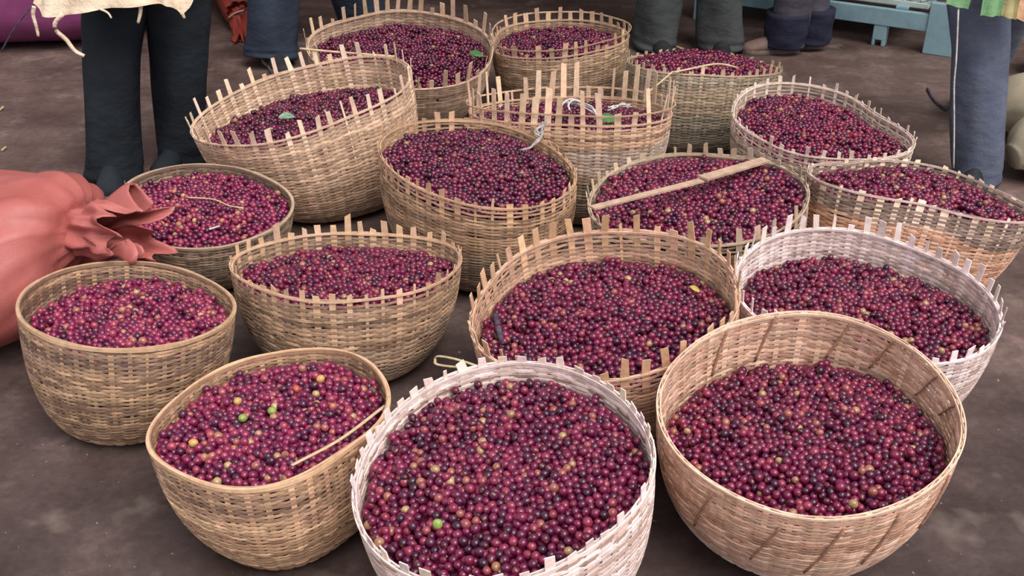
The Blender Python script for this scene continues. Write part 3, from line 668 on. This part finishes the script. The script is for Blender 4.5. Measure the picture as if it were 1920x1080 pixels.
sack('woven_sack', 'large purple plastic sack lying behind the left person, in the top left corner',
     [(-3.5, 5.45, 0.24), (-3.0, 5.42, 0.26), (-2.6, 5.44, 0.27), (-2.15, 5.5, 0.26), (-1.8, 5.56, 0.24)], [(0.1, 0.1), (0.34, 0.27), (0.38, 0.29), (0.36, 0.27), (0.14, 0.12)], M_PURPLE, seed=5,
     tie=[at(3, 95, 5.06), at(28, 52, 5.05), at(62, 8, 5.08)], tie_mat=M_DARKBIT)
nk = at(452, 24, 5.55)
sack('tied_sack', 'dark red plastic sack with string-tied neck, behind the blue trousered person', [(-1.85, 7.1, 0.26), (-1.72, 6.75, 0.28), (-1.58, 6.35, 0.28), nk + Vector((0, 0.06, 0)), nk],
     [(0.05, 0.05), (0.26, 0.25), (0.25, 0.25), (0.10, 0.09), (0.045, 0.045)], M_RED, seed=8, neck_from=0.6,
     ruffle=([nk, at(455, 45, 5.5), at(460, 70, 5.42), at(462, 84, 5.38)], 0.045, 0.052, 7),
     tie=[at(429, 33, 5.49), at(440, 25, 5.47), at(455, 20, 5.48), at(458, 21, 5.5)], tie_mat=M_STRAW)
sack('pale_sack', 'upper pale brownish sack at the right picture edge behind the grey jeans', [(2.42, 4.15, 0.13), (2.2, 4.12, 0.14), (1.98, 4.08, 0.13), (1.88, 4.06, 0.11)], [(0.08, 0.06), (0.17, 0.13), (0.15, 0.12), (0.04, 0.04)], M_PALE, seed=11)
sack('pale_sack', 'lower pale brownish sack beside the grey jeans at the right picture edge', [(2.3, 3.72, 0.12), (2.1, 3.70, 0.13), (1.90, 3.68, 0.12), (1.80, 3.66, 0.09)], [(0.08, 0.06), (0.17, 0.125), (0.15, 0.11), (0.04, 0.04)], M_PALE, seed=12)
sack('white_sack', 'white sack just showing at the right picture edge', [(2.85, 4.95, 0.12), (2.62, 4.93, 0.13), (2.46, 4.92, 0.12), (2.38, 4.9, 0.1)], [(0.06, 0.06), (0.14, 0.12), (0.12, 0.11), (0.03, 0.03)], M_WHITE, seed=13)

# ------------------------------------------------------------------ people
M_SKIN, nt_, b_ = new_mat('skin', 0.55, 0.35); b_.inputs['Base Color'].default_value = (*lin((92, 60, 44)), 1)
nt_.links.new(ramp(nt_, noise(nt_, 12, 3), [(0.3, lin((84, 54, 40))), (0.7, lin((104, 70, 52)))]), b_.inputs['Base Color'])
M_HAIR = cloth('hair', (18, 15, 14), (30, 26, 24), 90, 0.9)
M_SOLE = cloth('rubber_sole', (104, 88, 80), (132, 114, 104), 20, 0.8)

def tube_np(path, ra, rb=None, m=36, folds=0.03, seed=0, bunch=0.0, n=44, cap=True):
    g = np.random.default_rng(seed); p = smooth_path(path, n); tan, sd, up = frames(p)
    r1 = np.interp(np.linspace(0, 1, n), np.linspace(0, 1, len(ra)), ra); r2 = r1 if rb is None else np.interp(np.linspace(0, 1, n), np.linspace(0, 1, len(rb)), rb)
    th = np.linspace(0, 2 * np.pi, m, endpoint=False); t = np.linspace(0, 1, n)[:, None]; ph = g.uniform(0, 6.28, 8)
    w = 1 + folds * (np.sin(2 * th + ph[0] + 9 * t) + 0.8 * np.sin(3 * th + ph[1] - 13 * t) + 0.6 * np.sin(5 * th + ph[2] + 7 * t))
    w = w + bunch * np.exp(-(t / 0.14) ** 2) * np.sin(60 * t + 2.0 * np.sin(th + ph[3])) + bunch * 0.6 * np.exp(-((t - 0.5) / 0.1) ** 2) * np.sin(50 * t + 2 * np.sin(th + ph[4]))
    rg = p[:, None] + (r1[:, None] * w * np.cos(th))[..., None] * sd[:, None] + (r2[:, None] * w * np.sin(th))[..., None] * up[:, None]
    return loft(rg, True, cap)

def merge(parts):
    V, Q, T, o = [], [], [], 0
    for v, q, t in parts:
        V.append(v); Q.append(np.asarray(q).reshape(-1, 4) + o); T.append(np.asarray(t, int).reshape(-1, 3) + o); o += len(v)
    return np.vstack(V), np.vstack(Q), np.vstack(T)

def shoe(parent, foot, heading, mat, sole, L=0.285, W=0.10):
    f = np.array([math.cos(heading), math.sin(heading), 0]); sd = np.array([-f[1], f[0], 0]); up = np.array([0, 0, 1.0])
    xs = np.array([0, 0.04, 0.14, 0.3, 0.45, 0.6, 0.75, 0.88, 0.96, 1.0]); hw = np.array([0.45, 0.66, 0.74, 0.74, 0.74, 0.88, 1.0, 0.9, 0.62, 0.3]) * W / 2
    ht = np.array([0.075, 0.1, 0.112, 0.115, 0.1, 0.082, 0.068, 0.058, 0.048, 0.035])
    o = np.array([foot[0], foot[1], 0]) - f * 0.075
    th = np.linspace(0, np.pi, 13)
    rings = np.array([[o + f * x * L + sd * h * np.cos(a) * (1 - 0.15 * np.sin(a)) + up * (0.02 + (z - 0.02) * np.sin(a) ** 0.8) for a in th] for x, h, z in zip(xs, hw, ht)])
    v, q, t = loft(rings, True, True); sh = child('shoe', mesh_np('shoe', v, q, True, t), mat, parent)
    oval = lambda z, g: np.array([o + f * x * L * 1.0 + sd * h * g * s_ + up * z for s_ in (1, -1) for x, h in (zip(xs, hw) if s_ > 0 else zip(xs[::-1], hw[::-1]))])
    v, q, t = loft(np.array([oval(0.002, 1.05), oval(0.012, 1.1), oval(0.024, 1.08)]), True, True)
    ob = link('sole', mesh_np('sole', v, q, False, t), sole, sh)
    return sh

def person(label, feet, hip, facing, trousers, shirt, shoe_mat, hem=0.095, knee=0.085, thigh=0.105, seed=0, lift=(0.035, 0.035), bunch=0.05, cuffs=None, sole=None, shirt_hem=0.8, reach=None):
    """feet: two (x, y, heading); hip: x, y of the pelvis; a full figure in trousers, shoes and a long top"""
    hx, hy = hip; root = empty('person', (hx, hy, 0)); tag(root, label, 'person')
    f = np.array([math.cos(facing), math.sin(facing), 0]); s = np.array([-f[1], f[0], 0]); H = np.array([hx, hy, 0]); up = np.array([0, 0, 1.0])
    # body: one continuous skinned figure
    bm = bmesh.new(); lay = bm.verts.layers.skin.verify(); vs_ = {}
    def V(k, p, r, prev=None):
        v = bm.verts.new(tuple(p)); v[lay].radius = (r, r); vs_[k] = v
        if prev: bm.edges.new((vs_[prev], v))
        return v
    V('pelvis', H + up * 0.93, 0.13)[lay].use_root = True
    V('waist', H + up * 1.07, 0.115, 'pelvis'); V('chest', H + up * 1.27, 0.135, 'waist'); V('neck0', H + up * 1.44, 0.07, 'chest'); V('neck', H + up * 1.5, 0.052, 'neck0')
    V('jaw', H + up * 1.56 + f * 0.02, 0.075, 'neck'); V('head', H + up * 1.64 + f * 0.01, 0.092, 'jaw'); V('crown', H + up * 1.72, 0.07, 'head')
    knees = []
    for k, (sg, ft) in enumerate(zip((1, -1), feet)):
        ft = np.array([ft[0], ft[1], 0.0]); fh = feet[k][2]; fd = np.array([math.cos(fh), math.sin(fh), 0])
        hj = H + s * 0.095 * sg + up * 0.88; kn = (ft + hj) / 2 + f * 0.03 + up * 0.03; knees.append((ft, kn, hj))
        V(f'hip{k}', hj, 0.088, 'pelvis'); V(f'th{k}', hj * 0.5 + kn * 0.5, 0.075, f'hip{k}'); V(f'kn{k}', kn, 0.055, f'th{k}'); V(f'ca{k}', kn * 0.6 + ft * 0.4 + up * 0.02, 0.054, f'kn{k}')
        V(f'an{k}', ft + up * 0.09, 0.036, f'ca{k}'); V(f'ba{k}', ft + fd * 0.10 + up * 0.04, 0.03, f'an{k}'); V(f'to{k}', ft + fd * 0.17 + up * 0.032, 0.022, f'ba{k}')
        sh = H + s * 0.185 * sg + up * 1.4; el = sh + s * 0.06 * sg - up * 0.27 - f * 0.03; wr = el + f * 0.14 - up * 0.2
        V(f'sh{k}', sh, 0.06, 'neck0'); V(f'el{k}', el, 0.042, f'sh{k}'); V(f'wr{k}', wr, 0.028, f'el{k}'); V(f'pa{k}', wr + f * 0.05 - up * 0.05, 0.034, f'wr{k}')
        for j in range(4):
            b0 = wr + f * 0.075 - up * 0.085 + s * (j - 1.5) * 0.02; ln = (0.055, 0.07, 0.065, 0.05)[j]
            V(f'f{k}{j}', b0, 0.0095, f'pa{k}'); V(f'g{k}{j}', b0 + f * ln * 0.3 - up * ln * 0.5, 0.0088, f'f{k}{j}'); V(f'h{k}{j}', b0 + f * ln * 0.15 - up * ln, 0.0075, f'g{k}{j}')
        V(f't{k}', wr + f * 0.06 - up * 0.03 - s * sg * 0.04, 0.011, f'pa{k}'); V(f'u{k}', wr + f * 0.085 - up * 0.06 - s * sg * 0.05, 0.009, f't{k}')
    me = bpy.data.meshes.new('body'); bm.to_mesh(me); bm.free()
    bo = child('body', me, M_SKIN, root); bo.modifiers.new('skin', 'SKIN').use_smooth_shade = True; bo.modifiers.new('sub', 'SUBSURF').levels = 1; bo.modifiers['sub'].render_levels = 1
    th = np.linspace(0, 2 * np.pi, 20, endpoint=False)
    rg = np.array([[H + up * (1.63 + 0.125 * math.sin(a)) - f * 0.012 + (0.105 * math.cos(a)) * (np.cos(b) * f + np.sin(b) * s * 0.9) for b in th] for a in np.linspace(0.15, 1.5, 8)])
    v, q, t = loft(rg, True, True); child('hair', mesh_np('hair', v, q, True, t), M_HAIR, root)
    # trousers
    parts = []
    for k, (ft, kn, hj) in enumerate(knees):
        a = ft + up * lift[k]
        parts.append(tube_np([a, ft * 0.75 + kn * 0.25 + up * 0.02, kn, kn * 0.45 + hj * 0.55, hj + up * 0.02], [hem, hem * 0.97, knee, thigh, thigh * 1.08], seed=seed + k, bunch=bunch, folds=0.045))
    parts.append(tube_np([H + up * 0.80, H + up * 0.9, H + up * 1.04], [0.12, 0.19, 0.165], [0.1, 0.14, 0.125] if abs(f[1]) > 0.5 else None, seed=seed + 5, n=14, folds=0.015))
    v, q, t = merge(parts); tr = child('trousers', mesh_np('trousers', v, q, True, t), trousers, root)
    if cuffs:
        for k, (ft, kn, hj) in enumerate(knees):
            v, q, t = tube_np([ft + up * 0.035, ft + up * 0.10, ft + up * cuffs[1]], [hem * 1.08, hem * 1.12, hem * 1.14], seed=seed + 20 + k, n=14, folds=0.02)
            link('cuff', mesh_np('cuff', v, q, True, t), cuffs[0], tr)
    # top
    parts = [tube_np([H + up * shirt_hem, H + up * 1.05, H + up * 1.28, H + up * 1.42, H + up * 1.48], [0.19, 0.175, 0.19, 0.14, 0.07], seed=seed + 9, n=24, folds=0.02)]
    for k, sg in enumerate((1, -1)):
        sh = H + s * 0.16 * sg + up * 1.4; el = sh + s * 0.085 * sg - up * 0.27 - f * 0.03; wr = el + f * 0.13 - up * 0.185
        parts.append(tube_np([sh, el, wr], [0.075, 0.056, 0.045], seed=seed + 11 + k, n=18, m=18))
    v, q, t = merge(parts); child('top', mesh_np('top', v, q, True, t), shirt, root)
    for ft in feet: shoe(root, ft, ft[2], shoe_mat, sole or M_SOLE)
    return root

M_TR_DARK = cloth('dark_trousers', (28, 32, 38), (40, 45, 50), 6); M_TR_BLUE = cloth('slate_trousers', (40, 46, 58), (54, 62, 76), 6); M_TR_GREY = cloth('grey_green_trousers', (58, 60, 62), (78, 80, 80), 7)
M_TR_NAVY = cloth('faded_denim', (62, 58, 68), (84, 78, 86), 7); M_CUFF = cloth('dark_denim_cuff', (34, 34, 50), (48, 48, 66), 9); M_JEANS = cloth('grey_blue_jeans', (72, 78, 94), (96, 100, 116), 9)
M_SHIRT = cloth('work_shirt', (96, 92, 88), (120, 114, 108), 6); M_SHIRT2 = cloth('brown_shirt', (92, 70, 56), (116, 90, 74), 6)
M_BOOT = cloth('dark_boot', (34, 34, 38), (54, 52, 54), 12, 0.6); M_BROWNSHOE = cloth('brown_shoe', (96, 76, 72), (124, 102, 96), 12, 0.6)
M_BURLAP = cloth('burlap', (196, 172, 146), (226, 206, 182), 10, 0.95, 140, 0.6)
D = -math.pi / 2
p1 = person('person in dark trousers with a frayed burlap apron, standing at the left', [(-1.235, 3.80, D - 0.2), (-1.44, 3.62, D + 0.25)], (-1.23, 3.80), D, M_TR_DARK, M_SHIRT, M_TR_DARK, hem=0.097, knee=0.1, thigh=0.112, seed=1, bunch=0.018, lift=(0.006, 0.006))
# burlap apron, hanging to the knees, with a fringed hem
hem = [(62, 6), (80, 30), (105, 33), (150, 24), (200, 17), (255, 12), (300, 8), (322, 12), (340, 30), (356, 14), (366, -12)]
n = 40; hx_ = np.interp(np.linspace(0, 1, n), np.linspace(0, 1, len(hem)), [h[0] for h in hem]); hy_ = np.interp(np.linspace(0, 1, n), np.linspace(0, 1, len(hem)), [h[1] for h in hem])
low = np.array([tuple(at(a, b, 3.52 - 0.10 * math.sin(math.pi * k / (n - 1)))) for k, (a, b) in enumerate(zip(hx_, hy_))])
rows_ = []
for j in range(14):
    t = j / 13; topp = np.array([[-1.27 + 0.17 * math.sin((k / (n - 1) - 0.5) * 2.6), 3.80 - 0.20 * math.cos((k / (n - 1) - 0.5) * 2.6), 1.06] for k in range(n)])
    w = t ** 0.8; rw = low * (1 - w) + topp * w; rw[:, 1] += 0.012 * np.sin(np.arange(n) * 0.9 + 3 * t) * (1 - t); rows_.append(rw)
front = np.array(rows_); back = front + np.array([0, 0.004, 0])
va, qa, _ = loft(front, False, False); vb, qb, _ = loft(back, False, False)
ap = child('apron', mesh_np('apron', np.vstack([va, vb]), np.vstack([qa, qb[:, ::-1] + len(va)]), True), M_BURLAP, p1)
ap['label'] = 'frayed cream burlap apron'
for pts, r in [([(64, 12), (62, 28), (68, 50), (72, 68)], 0.007), ([(118, 26), (104, 42), (106, 58), (124, 74), (140, 95), (158, 105)], 0.010), ([(186, 16), (202, 24), (209, 34)], 0.005), ([(264, 10), (263, 25), (259, 43)], 0.007), ([(342, 26), (346, 34)], 0.006)]:
    link('fringe', tube('fringe', [at(a, b, 3.43) for a, b in pts], r, 14, 6, 0.8, r * 0.7), M_BURLAP, ap)

person('person in slate blue trousers standing behind the large tilted basket', [(-0.74, 5.42, D), (-1.14, 5.0, D + 0.5)], (-0.98, 5.25), D, M_TR_BLUE, M_SHIRT2, M_BOOT, hem=0.12, knee=0.125, thigh=0.12, seed=31, bunch=0.03)
person('person in baggy grey-green trousers behind the back right basket', [(1.02, 5.28, D - 0.1), (0.70, 5.30, D + 0.2)], (0.83, 5.36), D, M_TR_GREY, M_SHIRT, M_BOOT, hem=0.112, knee=0.108, thigh=0.112, seed=41, bunch=0.05, lift=(0.01, 0.01))
person('person in rolled denim with brown shoes, side-on beside the turquoise stand', [(1.33, 5.26, math.pi + 0.1), (1.475, 5.34, math.pi)], (1.47, 5.38), math.pi, M_TR_NAVY, M_SHIRT2, M_BROWNSHOE, hem=0.092, knee=0.1, thigh=0.11, seed=51, bunch=0.03, cuffs=(M_CUFF, 0.2))
p5 = person('person in grey-blue jeans with a green and tan wrap, at the right', [(1.97, 4.46, 0.15), (1.672, 3.62, D - 0.6)], (1.655, 3.84), D, M_JEANS, M_SHIRT, M_BOOT, hem=0.088, knee=0.092, thigh=0.11, seed=61, bunch=0.02, lift=(0.03, 0.004))
# wrap over the jeans: tan cloth with green panels
M_TAN = cloth('tan_cloth', (142, 132, 92), (168, 156, 112), 8); M_GRN = cloth('green_cloth', (98, 136, 96), (120, 156, 114), 8)
def panel(name, xs, y0s, Y, mat, parent):
    n = 8; bx = np.interp(np.linspace(0, 1, n), [0, 1], xs); by = np.interp(np.linspace(0, 1, n), [0, 1], y0s)
    low = np.array([tuple(at(a, b, Y)) for a, b in zip(bx, by)]); rows = []
    for j in range(8):
        t = j / 7; q = low.copy(); q[:, 2] = low[:, 2] * (1 - t) + 1.02 * t; q[:, 1] += 0.12 * t + 0.01 * np.sin(np.arange(n) * 1.3 + j); q[:, 0] = q[:, 0] * (1 - 0.35 * t) + 1.65 * 0.35 * t; rows.append(q)
    a = np.array(rows); b = a + np.array([0, 0.004, 0]); va, qa, _ = loft(a, False, False); vb, qb, _ = loft(b, False, False)
    return child(name, mesh_np(name, np.vstack([va, vb]), np.vstack([qa, qb[:, ::-1] + len(va)]), True), mat, parent)
panel('green_panel', (1773, 1816), (8, 18), 3.50, M_GRN, p5); panel('green_panel', (1838, 1877), (30, 31), 3.49, M_GRN, p5)
panel('tan_panel', (1874, 1906), (29, 38), 3.50, M_TAN, p5); panel('tan_panel', (1904, 1960), (34, 60), 3.52, cloth('peach_cloth', (196, 152, 116), (214, 172, 138), 8), p5)
bit('white_string', [at(1797, 16, 3.50), at(1793, 110, 3.49), at(1789, 160, 3.49), at(1789, 240, 3.49), at(1788, 315, 3.49)], 0.0028, M_FIBRE, 'thin white string hanging along the grey-blue jeans', 'string', 1.0, 20)
bit('dark_twig', [on_floor(1739, 166, .006), on_floor(1752, 188, .006), on_floor(1772, 206, .006)], 0.006, M_DARKBIT, 'short dark twig on the floor left of the grey-blue jeans', 'twig')
bit('floor_straw', [on_floor(1252, 82, .006), on_floor(1280, 92, .006)], 0.006, M_STRAW, 'short straw on the floor between the grey-green trouser legs', 'straw')
bit('floor_chip', [on_floor(0, 206, .006), on_floor(6, 201, .006)], 0.005, M_STRAW, 'upper small pale chip on the bare floor at the left edge', 'chip')
bit('floor_chip', [on_floor(4, 282, .006), on_floor(11, 276, .006)], 0.005, M_STRAW, 'lower small pale chip on the bare floor at the left edge', 'chip')

# ------------------------------------------------------------------ turquoise stand with a wire mesh deck
def paint(name, c1, c2):
    m, nt, b = new_mat(name, 0.5, 0.4); f = noise(nt, 6, 6, 0.7)
    nt.links.new(ramp(nt, f, [(0.25, lin(c1)), (0.6, lin(c2))]), b.inputs['Base Color']); bump(nt, b, noise(nt, 50, 3), 0.15, 0.003); return m
M_TURQ = paint('turquoise_paint', (108, 138, 146), (134, 164, 172)); M_MESH = paint('galvanised_wire', (150, 166, 160), (186, 198, 192)); M_BED = paint('deck_sheet', (96, 116, 114), (124, 142, 138))
A = np.array([2.03, 5.26, 0]); Bp = np.array([1.02, 5.85, 0]); ax = (Bp - A) / np.linalg.norm(Bp - A); dp = np.array([-ax[1], ax[0], 0]);
if dp[1] < 0: dp = -dp
LEN = float(np.linalg.norm(Bp - A))
st = empty('platform_stand', tuple(A)); tag(st, 'low turquoise painted stand with a wire mesh deck, back right', 'stand')
def obox(name, a0, a1, d0, d1, z0, z1, mat, parent=st):
    c = [A + ax * a + dp * d + np.array([0, 0, z]) for z in (z0, z1) for a, d in ((a0, d0), (a1, d0), (a1, d1), (a0, d1))]
    me = mesh_np(name, c, [(0, 3, 2, 1), (4, 5, 6, 7), (0, 1, 5, 4), (1, 2, 6, 5), (2, 3, 7, 6), (3, 0, 4, 7)])
    o = child(name, me, mat, parent); bv = o.modifiers.new('bevel', 'BEVEL'); bv.width = 0.004; bv.segments = 2; return o
obox('leg', -0.14, 0.012, -0.012, 0.03, 0, 0.25, M_TURQ); obox('leg', LEN - 0.02, LEN + 0.05, -0.012, 0.03, 0, 0.25, M_TURQ)
obox('leg', -0.14, 0.012, 0.75, 0.79, 0, 0.25, M_TURQ); obox('leg', LEN - 0.02, LEN + 0.05, 0.75, 0.79, 0, 0.25, M_TURQ)
obox('front_beam', 0.005, LEN, -0.004, 0.03, 0.105, 0.19, M_TURQ); obox('rear_beam', 0.005, LEN, 0.76, 0.79, 0.105, 0.19, M_TURQ)
obox('side_beam', -0.13, -0.09, 0.03, 0.76, 0.105, 0.19, M_TURQ); obox('side_beam', LEN + 0.0, LEN + 0.04, 0.03, 0.76, 0.105, 0.19, M_TURQ)
ft = obox('foot_bracket', 0.20, 0.265, 0.0, 0.06, 0.03, 0.11, M_TURQ); obox('foot_bracket', 0.20, 0.218, 0.0, 0.06, 0.0, 0.04, M_TURQ); obox('foot_bracket', 0.25, 0.265, 0.0, 0.06, 0.0, 0.04, M_TURQ)
obox('deck', 0.03, LEN - 0.05, 0.06, 0.75, 0.20, 0.212, M_BED); obox('spacer', 0.12, 0.18, 0.02, 0.06, 0.19, 0.206, M_TURQ); obox('spacer', 0.8, 0.86, 0.02, 0.06, 0.19, 0.206, M_TURQ)
parts = []
W_, Dp = LEN - 0.1, 0.68
for k in range(-14, 34):
    for sg in (1, -1):
        a0 = k * 0.05; pts = []
        for d in np.linspace(0, Dp, 30):
            a = a0 + sg * d * 0.7 + (0 if sg > 0 else 0.45)
            if 0 <= a <= W_: pts.append(A + ax * (a + 0.04) + dp * (0.065 + d) + np.array([0, 0, 0.216 + (0.003 if sg > 0 else 0)]))
        if len(pts) > 2:
            pts = [pts[0], pts[-1]]; p = np.array(pts); tn = p[1] - p[0]; tn /= np.linalg.norm(tn); sdv = np.cross(tn, [0, 0, 1]); th = np.linspace(0, 2 * np.pi, 5, endpoint=False)
            parts.append(loft(np.array([[q + 0.0022 * (np.cos(x) * sdv + np.sin(x) * np.array([0, 0, 1])) for x in th] for q in p]), True, False))
v, q, t = merge(parts); wm = child('wire_mesh', mesh_np('wire_mesh', v, q, True), M_MESH, st); wm['kind'] = 'stuff'
obox('deck_edge', 0.03, LEN - 0.05, 0.052, 0.062, 0.198, 0.226, M_MESH)
